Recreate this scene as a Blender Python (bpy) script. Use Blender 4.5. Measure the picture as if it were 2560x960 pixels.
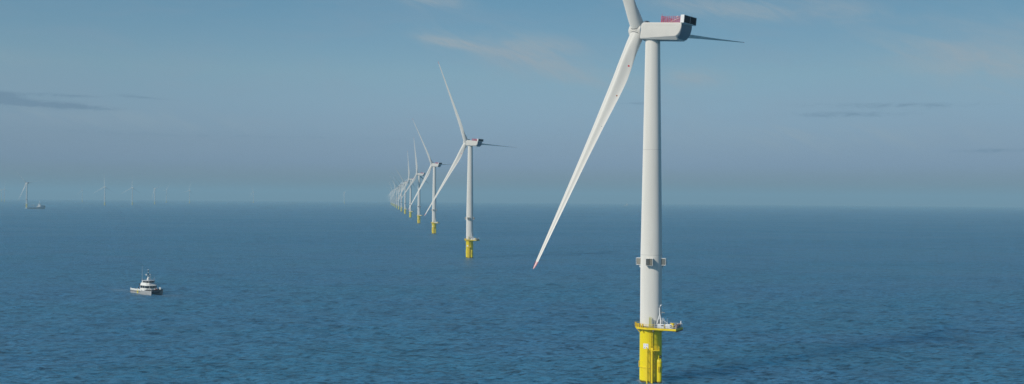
import bpy, math, random
import numpy as np
from mathutils import Matrix, Vector
for o in list(bpy.data.objects): bpy.data.objects.remove(o)
S = bpy.context.scene
COL = S.collection
R = math.radians
rnd = random.Random(7)

# ---------------------------------------------------------------- camera
CAM_Z = 64.51
cam_d = bpy.data.cameras.new('camera'); cam = bpy.data.objects.new('camera', cam_d); COL.objects.link(cam)
cam_d.sensor_width = 36.0; cam_d.lens = 36.0 * 2550 / 2560
cam_d.clip_start = 1.0; cam_d.clip_end = 300000
cam.matrix_world = Matrix.Translation((0, 0, CAM_Z)) @ Matrix.Rotation(R(90) + 0.00617, 4, 'X') @ Matrix.Rotation(0.0076, 4, 'Z')
S.camera = cam

# ---------------------------------------------------------------- light
SUN_EL, SUN_AZ = 33.0, 231.0          # azimuth clockwise from +Y (the view direction)
SUN_STRENGTH, SKY_STRENGTH = 3.7, 0.10
S.view_settings.view_transform = 'Standard'; S.view_settings.look = 'None'
S.view_settings.gamma = 1.0; S.view_settings.exposure = -0.05
S.view_settings.use_curve_mapping = False
S.cycles.use_denoising = True; S.cycles.denoiser = 'OPENIMAGEDENOISE'; S.cycles.denoising_input_passes = 'RGB_ALBEDO_NORMAL'; S.cycles.denoising_prefilter = 'NONE'
S.cycles.volume_bounces = 0
S.cycles.max_bounces = 6
sd = Vector((math.sin(R(SUN_AZ)) * math.cos(R(SUN_EL)), math.cos(R(SUN_AZ)) * math.cos(R(SUN_EL)), math.sin(R(SUN_EL))))
sun_d = bpy.data.lights.new('sun', 'SUN'); sun_d.energy = SUN_STRENGTH; sun_d.angle = R(0.53); sun_d.color = (1.0, 0.93, 0.83)
sun = bpy.data.objects.new('sun', sun_d); COL.objects.link(sun)
sun.rotation_euler = sd.to_track_quat('Z', 'Y').to_euler(); sun.location = (0, 0, 3000)

class NT:
    """small helper to write node trees"""
    def __init__(s, tree): s.t = tree; s.n = tree.nodes; s.l = tree.links
    def node(s, typ, **kw):
        n = s.n.new(typ)
        for k, v in kw.items(): setattr(n, k, v)
        return n
    def put(s, sock, v):
        if isinstance(v, bpy.types.NodeSocket): s.l.new(v, sock)
        elif v is not None: sock.default_value = v
    def math(s, op, a, b=None, c=None, clamp=False):
        n = s.node('ShaderNodeMath', operation=op); n.use_clamp = clamp
        for i, v in enumerate((a, b, c)):
            if v is not None: s.put(n.inputs[i], v)
        return n.outputs[0]
    def mix(s, f, a, b, mode='MIX'):
        n = s.node('ShaderNodeMix', data_type='RGBA', blend_type=mode)
        s.put(n.inputs[0], f); s.put(n.inputs[6], a); s.put(n.inputs[7], b)
        return n.outputs[2]
    def noise(s, vec, scale, detail=4.0, rough=0.5, dist=0.0):
        n = s.node('ShaderNodeTexNoise')
        s.put(n.inputs['Vector'], vec); n.inputs['Scale'].default_value = scale
        n.inputs['Detail'].default_value = detail; n.inputs['Roughness'].default_value = rough
        n.inputs['Distortion'].default_value = dist
        return n.outputs[0]
    def ss(s, v, a, b, lo=0.0, hi=1.0):
        n = s.node('ShaderNodeMapRange', interpolation_type='SMOOTHSTEP')
        s.put(n.inputs[0], v)
        for i, q in enumerate((a, b, lo, hi)): n.inputs[i + 1].default_value = q
        return n.outputs[0]

world = bpy.data.worlds.new('World'); S.world = world; world.use_nodes = True
W = NT(world.node_tree); W.n.clear()
sky = W.node('ShaderNodeTexSky', sky_type='NISHITA', sun_disc=False)
sky.sun_elevation = R(SUN_EL); sky.sun_rotation = R(SUN_AZ)
sky.air_density = 1.0; sky.dust_density = 0.6; sky.ozone_density = 1.6
tc = W.node('ShaderNodeTexCoord'); sep = W.node('ShaderNodeSeparateXYZ'); W.l.new(tc.outputs['Generated'], sep.inputs[0])
dx, dy, dz = sep.outputs
el = W.math('MULTIPLY', W.math('ARCSINE', dz), 57.2958)           # elevation in degrees
azm = W.math('MULTIPLY', W.math('ARCTAN2', dx, dy), 57.2958)      # azimuth in degrees, 0 = +Y
# a real sky is dimmer and bluer towards the anti-solar horizon than the clear-air model: grade by elevation
cr = W.node('ShaderNodeValToRGB'); W.put(cr.inputs[0], W.math('DIVIDE', el, 60.0, clamp=True))
E_ = cr.color_ramp.elements
SKYGRADE = [(0.0, (0.33, 0.40, 0.56)), (0.03, (0.41, 0.53, 0.93)), (0.05, (0.47, 0.575, 0.86)), (0.085, (0.60, 0.71, 0.86)), (0.115, (0.67, 0.80, 0.85)), (0.18, (0.58, 0.82, 0.86)), (0.5, (0.50, 0.84, 0.98)), (1.0, (0.42, 0.68, 0.86))]
while len(E_) < len(SKYGRADE): E_.new(0.5)
for e, (p, c) in zip(E_, SKYGRADE): e.position = p; e.color = (*c, 1)
col = W.mix(1.0, sky.outputs[0], cr.outputs[0], 'MULTIPLY')
azf = W.ss(azm, -12, 30, 1.0, 0.78)
vm = W.node('ShaderNodeVectorMath', operation='SCALE'); W.l.new(col, vm.inputs[0]); W.l.new(azf, vm.inputs['Scale']); col = vm.outputs[0]
# cirrus and far low stratus, laid out by compass direction and height above the horizon
def pix(x, y):   # where a cloud of the photograph stands in the sky
    a = math.atan((x - 1280) / 2550); e = math.atan((494 + (x - 955) * 0.006 - y) / 2550 * math.cos(a))
    return math.degrees(a), math.degrees(e)
cv = W.node('ShaderNodeCombineXYZ'); W.put(cv.inputs[0], azm); W.put(cv.inputs[1], W.math('MULTIPLY', el, 4.0)); cv.inputs[2].default_value = 3.3
cv2 = W.node('ShaderNodeCombineXYZ'); W.put(cv2.inputs[0], W.math('ADD', W.math('MULTIPLY', azm, 0.9), W.math('MULTIPLY', el, 0.55)))
W.put(cv2.inputs[1], W.math('ADD', W.math('MULTIPLY', el, 2.6), W.math('MULTIPLY', azm, 0.75))); cv2.inputs[2].default_value = 8.1
n_soft = W.noise(cv.outputs[0], 0.16, 5, 0.55, 0.5)
n_streak = W.noise(cv.outputs[0], 0.85, 8, 0.68, 1.0)
n_wisp = W.noise(cv2.outputs[0], 0.30, 7, 0.58, 0.9)
def blob(px, py, wx, wy, slope):
    """soft ellipse mask: centre in photo pixels, half sizes in photo pixels, slope down to the right"""
    a0, e0 = pix(px, py); k = 57.2958 / 2550
    da = W.math('SUBTRACT', azm, a0); de = W.math('ADD', W.math('SUBTRACT', el, e0), W.math('MULTIPLY', da, slope))
    q = W.math('ADD', W.math('POWER', W.math('DIVIDE', W.math('ABSOLUTE', da), wx * k), 2), W.math('POWER', W.math('DIVIDE', W.math('ABSOLUTE', de), wy * k), 2))
    return W.math('POWER', 2.718, W.math('MULTIPLY', q, -1.0))
def add_all(l):
    r = l[0]
    for x in l[1:]: r = W.math('ADD', r, x)
    return r
wisps = add_all([blob(1065, 0, 100, 20, 0.12), blob(1110, 105, 80, 12, 0.16), blob(1330, 155, 230, 46, 0.24), W.math('MULTIPLY', blob(1380, 110, 120, 26, 0.12), 0.6), blob(1720, 190, 80, 26, 0.15),
                 W.math('MULTIPLY', blob(1950, 25, 260, 34, 0.05), 0.75), blob(2440, 150, 210, 62, 0.20), W.math('MULTIPLY', blob(1700, 10, 120, 22, 0.1), 0.5), W.math('MULTIPLY', blob(2050, 340, 500, 40, 0.02), 0.5),
                 W.math('MULTIPLY', blob(100, 290, 500, 30, 0.02), 0.45), blob(-400, 60, 250, 50, 0.2), blob(3000, 60, 300, 60, 0.1)])
wf = W.math('MULTIPLY', W.ss(W.math('ADD', n_wisp, W.math('MULTIPLY', wisps, 0.25)), 0.40, 0.82), W.math('MULTIPLY', wisps, 0.95), clamp=True)
n_fine = W.noise(cv2.outputs[0], 1.1, 7, 0.65, 0.8)
wf = W.math('MULTIPLY', wf, W.ss(n_fine, 0.25, 0.7, 0.55, 1.0), clamp=True)
col = W.mix(wf, col, (0.32, 0.405, 0.465, 1))
# broad very soft veil
veil = W.math('MULTIPLY', W.ss(n_soft, 0.42, 0.72), W.math('MULTIPLY', W.ss(el, 1.0, 4.0), W.ss(el, 30, 8.0)))
col = W.mix(W.math('MULTIPLY', veil, 0.16), col, (0.27, 0.345, 0.44, 1))
bands = add_all([blob(60, 258, 170, 13, 0.03), blob(-10, 240, 50, 14, 0.0), blob(365, 246, 80, 5, 0.06), blob(160, 240, 100, 5, 0.0), W.math('MULTIPLY', blob(180, 268, 160, 6, 0.02), .7), blob(2110, 285, 170, 10, 0.0),
                 blob(2230, 262, 230, 8, 0.02), blob(1600, 258, 60, 4, 0.0), blob(2480, 375, 110, 7, 0.0),
                 W.math('MULTIPLY', blob(800, 345, 380, 5, 0.0), 0.6), W.math('MULTIPLY', blob(200, 330, 300, 10, 0.02), 0.5), blob(-500, 250, 300, 14, 0), blob(3000, 280, 300, 14, 0)])
bf = W.math('MULTIPLY', W.ss(W.math('ADD', n_streak, W.math('MULTIPLY', bands, 0.30)), 0.56, 0.95), bands, clamp=True)
col = W.mix(W.math('MULTIPLY', bf, 0.58), col, (0.135, 0.225, 0.33, 1))
# clouds above are given in picture units; the model sky is multiplied down to the same units
def sky_scale(c, k):
    m = W.node('ShaderNodeVectorMath', operation='SCALE'); W.l.new(c, m.inputs[0]); m.inputs['Scale'].default_value = k; return m.outputs[0]
bg = W.node('ShaderNodeBackground')
# order: the model sky first goes to picture units (x SKY_STRENGTH), so the Background takes 1/SKY_STRENGTH back
first_mul = [l for l in W.l if l.from_socket == sky.outputs[0]][0]
tgt = first_mul.to_socket; W.l.remove(first_mul); W.l.new(sky_scale(sky.outputs[0], SKY_STRENGTH), tgt)
W.l.new(sky_scale(col, 1.0 / SKY_STRENGTH), bg.inputs[0]); bg.inputs[1].default_value = SKY_STRENGTH
wo = W.node('ShaderNodeOutputWorld'); W.l.new(bg.outputs[0], wo.inputs[0])

# ---------------------------------------------------------------- helpers
RE = 6371000.0 * 7 / 6
def drop(x, y): return -(x * x + y * y) / (2 * RE)
def setp(o, **k):
    for a, b in k.items(): o[a] = b
    return o
def empty(name, loc=(0, 0, 0), rz=0.0):
    o = bpy.data.objects.new(name, None); COL.objects.link(o); o.location = loc; o.rotation_euler = (0, 0, rz); o.empty_display_size = 2; return o

class MB:
    def __init__(s): s.v = []; s.f = []; s.m = []; s.mi = 0
    def add(s, vs, fs):
        b = len(s.v); s.v += [tuple(v) for v in vs]; s.f += [tuple(b + i for i in f) for f in fs]; s.m += [s.mi] * len(fs); return s
    def box(s, c, d, rz=0.0, bev=0.0, M=None):
        x, y, z = [q / 2 for q in d]
        if bev > 0:
            b = min(bev, x * .9, y * .9, z * .9); pts = []
            for sz in (-1, 1):
                for (px, py) in ((x - b, -y), (x, -y + b), (x, y - b), (x - b, y), (-x + b, y), (-x, y - b), (-x, -y + b), (-x + b, -y)):
                    pts.append((px, py, sz * (z - b)))
            top = []
            for sz in (-1, 1):
                for (px, py) in ((x - b, -y + b), (x - b, y - b), (-x + b, y - b), (-x + b, -y + b)): top.append((px, py, sz * z))
            vs = pts + top; fs = [(i, (i + 1) % 8, 8 + (i + 1) % 8, 8 + i) for i in range(8)]
            # bottom ring 0..7 -> 16..19, top ring 8..15 -> 20..23
            cor = [0, 0, 1, 1, 2, 2, 3, 3]
            for i in range(8):
                j = (i + 1) % 8
                a, c2 = cor[i], cor[j]
                if a == c2:
                    fs.append((16 + a, j, i)); fs.append((20 + a, 8 + i, 8 + j))
                else:
                    fs.append((16 + a, 16 + c2, j, i)); fs.append((20 + c2, 20 + a, 8 + i, 8 + j))
            fs += [(19, 18, 17, 16), (20, 21, 22, 23)]
        else:
            vs = [(a, b2, c2) for c2 in (-z, z) for a, b2 in ((-x, -y), (x, -y), (x, y), (-x, y))]
            fs = [(3, 2, 1, 0), (4, 5, 6, 7), (0, 1, 5, 4), (1, 2, 6, 5), (2, 3, 7, 6), (3, 0, 4, 7)]
        T = Matrix.Translation(c) @ Matrix.Rotation(rz, 4, 'Z')
        if M is not None: T = M @ T
        return s.add([T @ Vector(v) for v in vs], fs)
    def tube(s, pts, r, n=8, cap=True):
        """round bar along a poly-line; r is a number or one per point"""
        pts = [Vector(p) for p in pts]; rr = r if isinstance(r, (list, tuple)) else [r] * len(pts)
        vs = []
        for i, p in enumerate(pts):
            t = (pts[min(i + 1, len(pts) - 1)] - pts[max(i - 1, 0)]).normalized()
            a = t.cross(Vector((0, 0, 1))) if abs(t.z) < 0.95 else t.cross(Vector((1, 0, 0)))
            a.normalize(); b = t.cross(a)
            for k in range(n):
                w = 2 * math.pi * k / n; vs.append(p + (a * math.cos(w) + b * math.sin(w)) * rr[i])
        fs = []
        for i in range(len(pts) - 1):
            for k in range(n): fs.append((i * n + k, i * n + (k + 1) % n, (i + 1) * n + (k + 1) % n, (i + 1) * n + k))
        if cap: fs += [tuple(range(n))[::-1], tuple((len(pts) - 1) * n + k for k in range(n))]
        return s.add(vs, fs)
    def lathe(s, prof, n=48, c=(0, 0, 0), M=None, cap=True):
        """prof: (radius, z) rings"""
        vs = []
        for r, z in prof:
            for k in range(n):
                w = 2 * math.pi * k / n; vs.append(Vector((c[0] + r * math.cos(w), c[1] + r * math.sin(w), c[2] + z)))
        if M is not None: vs = [M @ v for v in vs]
        fs = []
        for i in range(len(prof) - 1):
            for k in range(n): fs.append((i * n + k, i * n + (k + 1) % n, (i + 1) * n + (k + 1) % n, (i + 1) * n + k))
        if cap: fs += [tuple(range(n))[::-1], tuple((len(prof) - 1) * n + k for k in range(n))]
        return s.add(vs, fs)
    def loft(s, rings, cap=True):
        n = len(rings[0]); vs = [v for r in rings for v in r]; fs = []
        for i in range(len(rings) - 1):
            for k in range(n): fs.append((i * n + k, i * n + (k + 1) % n, (i + 1) * n + (k + 1) % n, (i + 1) * n + k))
        if cap: fs += [tuple(range(n))[::-1], tuple((len(rings) - 1) * n + k for k in range(n))]
        return s.add(vs, fs)
    def ball(s, c, r, n=16, m=10, sz=1.0):
        return s.lathe([(max(1e-3, r * math.sin(math.pi * i / m)), -r * sz * math.cos(math.pi * i / m)) for i in range(m + 1)], n, c)
    def prism(s, poly, z0, z1):
        n = len(poly); vs = [(x, y, z0) for x, y in poly] + [(x, y, z1) for x, y in poly]
        return s.add(vs, [tuple(range(n))[::-1], tuple(range(n, 2 * n))] + [(i, (i + 1) % n, n + (i + 1) % n, n + i) for i in range(n)])
    def build_each(s, name, mat, parent=None, smooth=None, M=None):
        """one object per separate piece"""
        p = list(range(len(s.v)))
        def find(i):
            while p[i] != i: p[i] = p[p[i]]; i = p[i]
            return i
        for f in s.f:
            for i in f[1:]: p[find(i)] = find(f[0])
        groups = {}
        for f in s.f: groups.setdefault(find(f[0]), []).append(f)
        out = []
        for fs in groups.values():
            b = MB(); ids = sorted({i for f in fs for i in f}); mp = {i: k for k, i in enumerate(ids)}
            b.add([s.v[i] for i in ids], [tuple(mp[i] for i in f) for f in fs]); out.append(b.build(name, mat, parent, smooth, M))
        return out
    def build(s, name, mat, parent=None, smooth=None, M=None):
        me = bpy.data.meshes.new(name); me.from_pydata([tuple(v) for v in s.v], [], s.f)
        import bmesh
        bm = bmesh.new(); bm.from_mesh(me); bmesh.ops.recalc_face_normals(bm, faces=bm.faces); bm.to_mesh(me); bm.free()
        for m in (mat if isinstance(mat, (list, tuple)) else [mat]): me.materials.append(m)
        me.polygons.foreach_set('material_index', s.m)
        if smooth is not None:
            me.shade_smooth(); me.set_sharp_from_angle(angle=R(smooth))
        o = bpy.data.objects.new(name, me); COL.objects.link(o)
        if parent is not None: o.parent = parent
        if M is not None: o.matrix_basis = M
        return o

# ---------------------------------------------------------------- materials
def mat(name, c, rough=0.5, metal=0.0, vary=0.06, scale=0.6, dirt=None, dirt_amt=0.0, spec=0.5, streak=False, matte=0.0):
    m = bpy.data.materials.new(name); m.use_nodes = True; T = NT(m.node_tree)
    b = m.node_tree.nodes['Principled BSDF']
    b.inputs['Roughness'].default_value = rough; b.inputs['Metallic'].default_value = metal
    b.inputs['Specular IOR Level'].default_value = spec; b.inputs['Diffuse Roughness'].default_value = matte
    t = T.node('ShaderNodeTexCoord'); v = t.outputs['Object']
    if streak:
        mp = T.node('ShaderNodeMapping'); T.l.new(v, mp.inputs[0]); mp.inputs['Scale'].default_value = (1, 1, 0.12); v = mp.outputs[0]
    n = T.noise(v, scale, 5, 0.6)
    k = T.ss(n, 0.3, 0.7, 1 - vary, 1 + vary)
    x = T.node('ShaderNodeVectorMath', operation='SCALE'); x.inputs[0].default_value = c; T.l.new(k, x.inputs['Scale'])
    col = x.outputs[0]
    if dirt:
        n2 = T.noise(v, scale * 2.3, 6, 0.65)
        col = T.mix(T.ss(n2, 0.55, 0.8, 0, dirt_amt), col, (*dirt, 1))
    T.l.new(col, b.inputs['Base Color'])
    T.l.new(T.ss(n, 0.3, 0.7, rough - 0.06, rough + 0.08), b.inputs['Roughness'])
    return m
M_white = mat('turbine_paint', (0.74, 0.715, 0.655), 0.45, vary=0.03, scale=0.16, dirt=(0.42, 0.40, 0.34), dirt_amt=0.22, streak=True, matte=1.0)
M_blade = mat('blade_gelcoat', (0.74, 0.715, 0.655), 0.45, matte=1.0, vary=0.02, scale=0.15, dirt=(0.45, 0.44, 0.40), dirt_amt=0.10, streak=True)
M_nac = mat('nacelle_gelcoat', (0.69, 0.66, 0.60), 0.5, matte=1.0, vary=0.02, scale=0.4, dirt=(0.45, 0.43, 0.40), dirt_amt=0.10)
M_rear = mat('rear_shade_generator_grey', (0.17, 0.21, 0.24), 0.5, vary=0.05, scale=0.7)  # nacelle rear's shade put into a bluish grey; also the generator's own grey
M_collar = mat('root_seal_grey', (0.16, 0.16, 0.15), 0.6)
M_red = mat('signal_red', (0.55, 0.02, 0.04), 0.45)
M_redrail = mat('hoist_rail_red', (0.62, 0.02, 0.06), 0.5)
M_black = mat('radiator_black', (0.018, 0.02, 0.026), 0.55)
M_grey = mat('galvanised_grey', (0.33, 0.34, 0.34), 0.45, metal=0.3)
M_lgrey = mat('panel_grey', (0.40, 0.39, 0.36), 0.5)
M_pana = mat('housing_grey', (0.13, 0.14, 0.13), 0.5)
M_panb = mat('housing_beige', (0.24, 0.23, 0.19), 0.5)
M_wpaint = mat('white_enamel', (0.72, 0.72, 0.70), 0.4, vary=0.04, scale=1.5, dirt=(0.4, 0.33, 0.25), dirt_amt=0.3)
M_cream = mat('cream_paint', (0.62, 0.58, 0.22), 0.5)
M_brown = mat('rusty_equipment', (0.20, 0.07, 0.035), 0.6, vary=0.4, scale=2)
M_rust = mat('rust', (0.30, 0.09, 0.02), 0.7, vary=0.3, scale=2)
M_deckgrate = mat('deck_grating', (0.16, 0.15, 0.10), 0.7)

def yellow_mat():
    m = mat('foundation_yellow', (0.82, 0.675, 0.005), 0.45, matte=1.0, vary=0.05, scale=0.35, dirt=(0.45, 0.27, 0.02), dirt_amt=0.55, streak=True)
    T = NT(m.node_tree); b = m.node_tree.nodes['Principled BSDF']; src = b.inputs['Base Color'].links[0].from_socket
    t = T.node('ShaderNodeTexCoord'); s = T.node('ShaderNodeSeparateXYZ'); T.l.new(t.outputs['Object'], s.inputs[0])
    n = T.noise(t.outputs['Object'], 1.6, 5, 0.6)
    z = T.math('ADD', s.outputs[2], T.math('MULTIPLY', n, -0.9))
    g = T.ss(z, 0.15, 0.75, 1.0, 0.0)         # weed and wet grime of the tidal zone
    c = T.mix(T.math('MULTIPLY', g, 0.92), src, (0.045, 0.04, 0.02, 1))
    n3 = T.noise(t.outputs['Object'], 0.9, 6, 0.7)
    ring = T.math('MULTIPLY', T.ss(s.outputs[2], 3.6, 5.5), T.ss(s.outputs[2], 5.75, 5.6))
    c = T.mix(T.math('MULTIPLY', T.math('MULTIPLY', ring, T.ss(n3, 0.5, 0.7)), 0.55), c, (0.33, 0.13, 0.02, 1))
    T.l.new(c, b.inputs['Base Color']); return m
M_yellow = yellow_mat()
M_ypl = mat('platform_yellow', (0.80, 0.58, 0.01), 0.45, vary=0.08, scale=0.9, dirt=(0.42, 0.24, 0.03), dirt_amt=0.45)

# ---------------------------------------------------------------- sea
def sea_material():
    m = bpy.data.materials.new('sea_water'); m.use_nodes = True; T = NT(m.node_tree); b = m.node_tree.nodes['Principled BSDF']
    g = T.node('ShaderNodeNewGeometry'); p = g.outputs['Position']
    def mp(sx, sy, rz=0.0):
        n = T.node('ShaderNodeMapping'); T.l.new(p, n.inputs[0]); n.inputs['Scale'].default_value = (sx, sy, 1); n.inputs['Rotation'].default_value = (0, 0, rz); return n.outputs[0]
    n_big = T.noise(mp(1, 2.0, R(12)), 0.0022, 4, 0.55, 0.4)       # wind patches, hundreds of metres
    n_mid = T.noise(mp(1, 1.8, R(-8)), 0.012, 4, 0.6, 0.3)
    f = T.ss(T.math('ADD', T.math('MULTIPLY', n_big, 0.65), T.math('MULTIPLY', n_mid, 0.35)), 0.36, 0.64)
    basecol = (T.mix(f, (0.040, 0.148, 0.252, 1), (0.052, 0.173, 0.284, 1)))
    # teal patches, then wave light and dark painted into the base colour
    n_hue = T.noise(mp(1, 1.6, R(20)), 0.006, 3, 0.6, 0.5)
    basecol = T.mix(T.ss(n_hue, 0.38, 0.62), basecol, T.mix(0.22, basecol, (0.024, 0.180, 0.240, 1)))
    s1 = T.noise(mp(0.7, 1.2, R(6)), 0.032, 6, 0.78, 0.5); s2 = T.noise(mp(0.7, 1.7, R(-4)), 0.40, 4, 0.62, 0.4)
    s3 = T.noise(mp(0.6, 1.5, R(9)), 0.11, 5, 0.7, 0.6)
    kk = T.math('MULTIPLY', T.math('MULTIPLY', T.ss(s1, 0.30, 0.55, 0.80, 1.08), T.ss(s2, 0.34, 0.56, 0.40, 1.24)), T.ss(s3, 0.32, 0.52, 0.55, 1.12))
    vs_ = T.node('ShaderNodeVectorMath', operation='SCALE'); T.l.new(basecol, vs_.inputs[0]); T.l.new(kk, vs_.inputs['Scale'])
    # foam and wash round the crew boat
    sp = T.node('ShaderNodeSeparateXYZ'); T.l.new(p, sp.inputs[0]); fm = None
    bx, by, hx, hy = -238.6, 668.0, .751, -.661
    du_ = T.math('ADD', T.math('MULTIPLY', T.math('SUBTRACT', sp.outputs[0], bx), hx), T.math('MULTIPLY', T.math('SUBTRACT', sp.outputs[1], by), hy))
    dv_ = T.math('ADD', T.math('MULTIPLY', T.math('SUBTRACT', sp.outputs[0], bx), -hy), T.math('MULTIPLY', T.math('SUBTRACT', sp.outputs[1], by), hx))
    for (u0, v0, ru, rv, k_) in ((-19, 0, 9, 4, .55), (-36, 1, 16, 5, .28), (0, -5.4, 15, 1.1, .5), (0, 5.4, 15, 1.1, .5), (15, -3, 3, 3, .55), (15, 3, 3, 3, .55), (22, 6, 12, 3.5, .22)):
        q_ = T.math('ADD', T.math('POWER', T.math('DIVIDE', T.math('ABSOLUTE', T.math('SUBTRACT', du_, u0)), ru), 2), T.math('POWER', T.math('DIVIDE', T.math('ABSOLUTE', T.math('SUBTRACT', dv_, v0)), rv), 2))
        m_ = T.math('MULTIPLY', T.ss(q_, 1.4, 0.0), k_); fm = m_ if fm is None else T.math('MAXIMUM', fm, m_)
    for (tx, ty) in ((49.4, 360.6), (-45.2, 1098.6)):
        r_ = T.math('SQRT', T.math('ADD', T.math('POWER', T.math('ABSOLUTE', T.math('SUBTRACT', sp.outputs[0], tx)), 2), T.math('POWER', T.math('ABSOLUTE', T.math('SUBTRACT', sp.outputs[1], ty)), 2)))
        fm = T.math('MAXIMUM', fm, T.ss(r_, 5.6, 4.2, 0.0, 0.55))
    fo = T.noise(p, 1.1, 5, 0.7, 0.6)
    fmask = T.math('MULTIPLY', fm, T.ss(fo, 0.40, 0.62), clamp=True)
    # a few small breaking crests far apart
    cap = T.math('MULTIPLY', T.ss(T.noise(mp(0.9, 1.8, R(8)), 0.30, 2, 0.5), 0.80, 0.83), T.ss(n_mid, 0.5, 0.6))
    fmask = T.math('ADD', fmask, T.math('MULTIPLY', cap, 0.7), clamp=True)
    T.l.new(T.mix(fmask, vs_.outputs[0], (0.55, 0.60, 0.62, 1)), b.inputs['Base Color'])
    b.subsurface_method = 'BURLEY'; b.inputs['Subsurface Weight'].default_value = 1.0; b.inputs['Subsurface Radius'].default_value = (0.5, 1.0, 1.2); b.inputs['Subsurface Scale'].default_value = 100.0
    b.inputs['IOR'].default_value = 1.333; b.inputs['Specular IOR Level'].default_value = 0.5
    T.l.new(T.ss(f, 0, 1, 0.34, 0.42), b.inputs['Roughness'])
    w1 = T.noise(mp(1, 2.0, R(14)), 0.050, 3, 0.5, 0.5)
    w2 = T.noise(mp(1, 2.2, R(-9)), 0.26, 3, 0.62, 0.4)
    w3 = T.noise(mp(1, 1.8, R(5)), 0.60, 3, 0.62, 0.3)
    h = T.math('ADD', T.math('ADD', T.math('MULTIPLY', w1, 0.5), T.math('MULTIPLY', w2, 1.2)), T.math('MULTIPLY', w3, T.ss(f, 0, 1, 0.75, 1.1)))
    bp = T.node('ShaderNodeBump'); bp.inputs['Distance'].default_value = 1.0; bp.inputs['Strength'].default_value = 1.0
    T.l.new(h, bp.inputs['Height']); T.l.new(bp.outputs[0], b.inputs['Normal'])
    return m
def build_sea():
    # polar sheet round the place, following the earth's curve out past the horizon; fine where the view falls
    rs = [0.0, 40, 80, 120, 160, 200, 230, 255, 275]
    r = 290.0
    while r < 9000: rs.append(r); r += max(0.30 * r * r / 65800, 0.62)
    while r < 34000: rs.append(r); r += 600
    fine = np.arange(-34, 34.001, 0.05); coarse = np.arange(37, 323.1, 3.0)
    a = np.radians(np.concatenate([fine, coarse])); rs = np.array(rs)
    A, Q = np.meshgrid(a, rs); X = Q * np.sin(A); Y = Q * np.cos(A); Z = -(Q * Q) / (2 * RE)
    dr = np.gradient(rs)[:, None] * np.ones_like(A); da = np.radians(0.05) * Q
    g = np.random.RandomState(11); H = np.zeros_like(X)
    infine = (A > np.radians(-35)) & (A < np.radians(35)) & (Q > 200)
    for i in range(110):
        L = 2.6 * (20 / 2.6) ** (g.rand() ** 1.1); th = np.radians(192 + g.randn() * 30); k = 2 * np.pi / L
        amp = 0.0038 * L * (0.5 + g.rand()) * (1 if L < 12 else (12 / L) ** 0.6)
        kx, ky = k * np.sin(th), k * np.cos(th); ph = g.rand() * 6.283
        fade = np.clip((L / (2.6 * np.maximum(dr, da)) - 1), 0, 1)
        q = np.sin(kx * X + ky * Y + ph); H += amp * fade * (q + 0.25 * q * q)
    Z = Z + np.where(infine, H, 0)
    nr, na = X.shape
    V = np.stack([X, Y, Z], -1).reshape(-1, 3).astype(np.float32)
    i, j = np.meshgrid(np.arange(nr - 1), np.arange(na), indexing='ij'); j2 = (j + 1) % na
    F = np.stack([i * na + j, i * na + j2, (i + 1) * na + j2, (i + 1) * na + j], -1).reshape(-1, 4).astype(np.int32)
    F = F[:, ::-1]
    me = bpy.data.meshes.new('sea'); me.vertices.add(len(V)); me.vertices.foreach_set('co', V.ravel())
    me.loops.add(F.size); me.loops.foreach_set('vertex_index', F.ravel()); me.polygons.add(len(F))
    me.polygons.foreach_set('loop_start', np.arange(0, F.size, 4, dtype=np.int32)); me.polygons.foreach_set('loop_total', np.full(len(F), 4, np.int32))
    me.update(); me.validate(); me.shade_smooth(); me.materials.append(sea_material())
    if me.polygons[len(me.polygons) // 2].normal.z < 0: me.flip_normals()
    o = bpy.data.objects.new('sea', me); COL.objects.link(o); o['kind'] = 'structure'
    return o
build_sea()

# ---------------------------------------------------------------- haze
HAZE_DENSITY = 1.12e-4
def build_haze():
    b = MB(); b.box((0, 0, 85), (70000, 70000, 330)); m = bpy.data.materials.new('sea_haze'); m.use_nodes = True; t = m.node_tree
    for n in list(t.nodes):
        if n.type == 'BSDF_PRINCIPLED': t.nodes.remove(n)
    v = t.nodes.new('ShaderNodeVolumePrincipled'); v.inputs['Density'].default_value = HAZE_DENSITY
    v.inputs['Color'].default_value = (0.505, 0.825, 0.99, 1); v.inputs['Anisotropy'].default_value = 0.0
    out = [n for n in t.nodes if n.type == 'OUTPUT_MATERIAL'][0]; t.links.new(v.outputs[0], out.inputs['Volume'])
    o = b.build('haze', m); o['kind'] = 'stuff'; o.display_type = 'WIRE'
build_haze()

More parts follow.
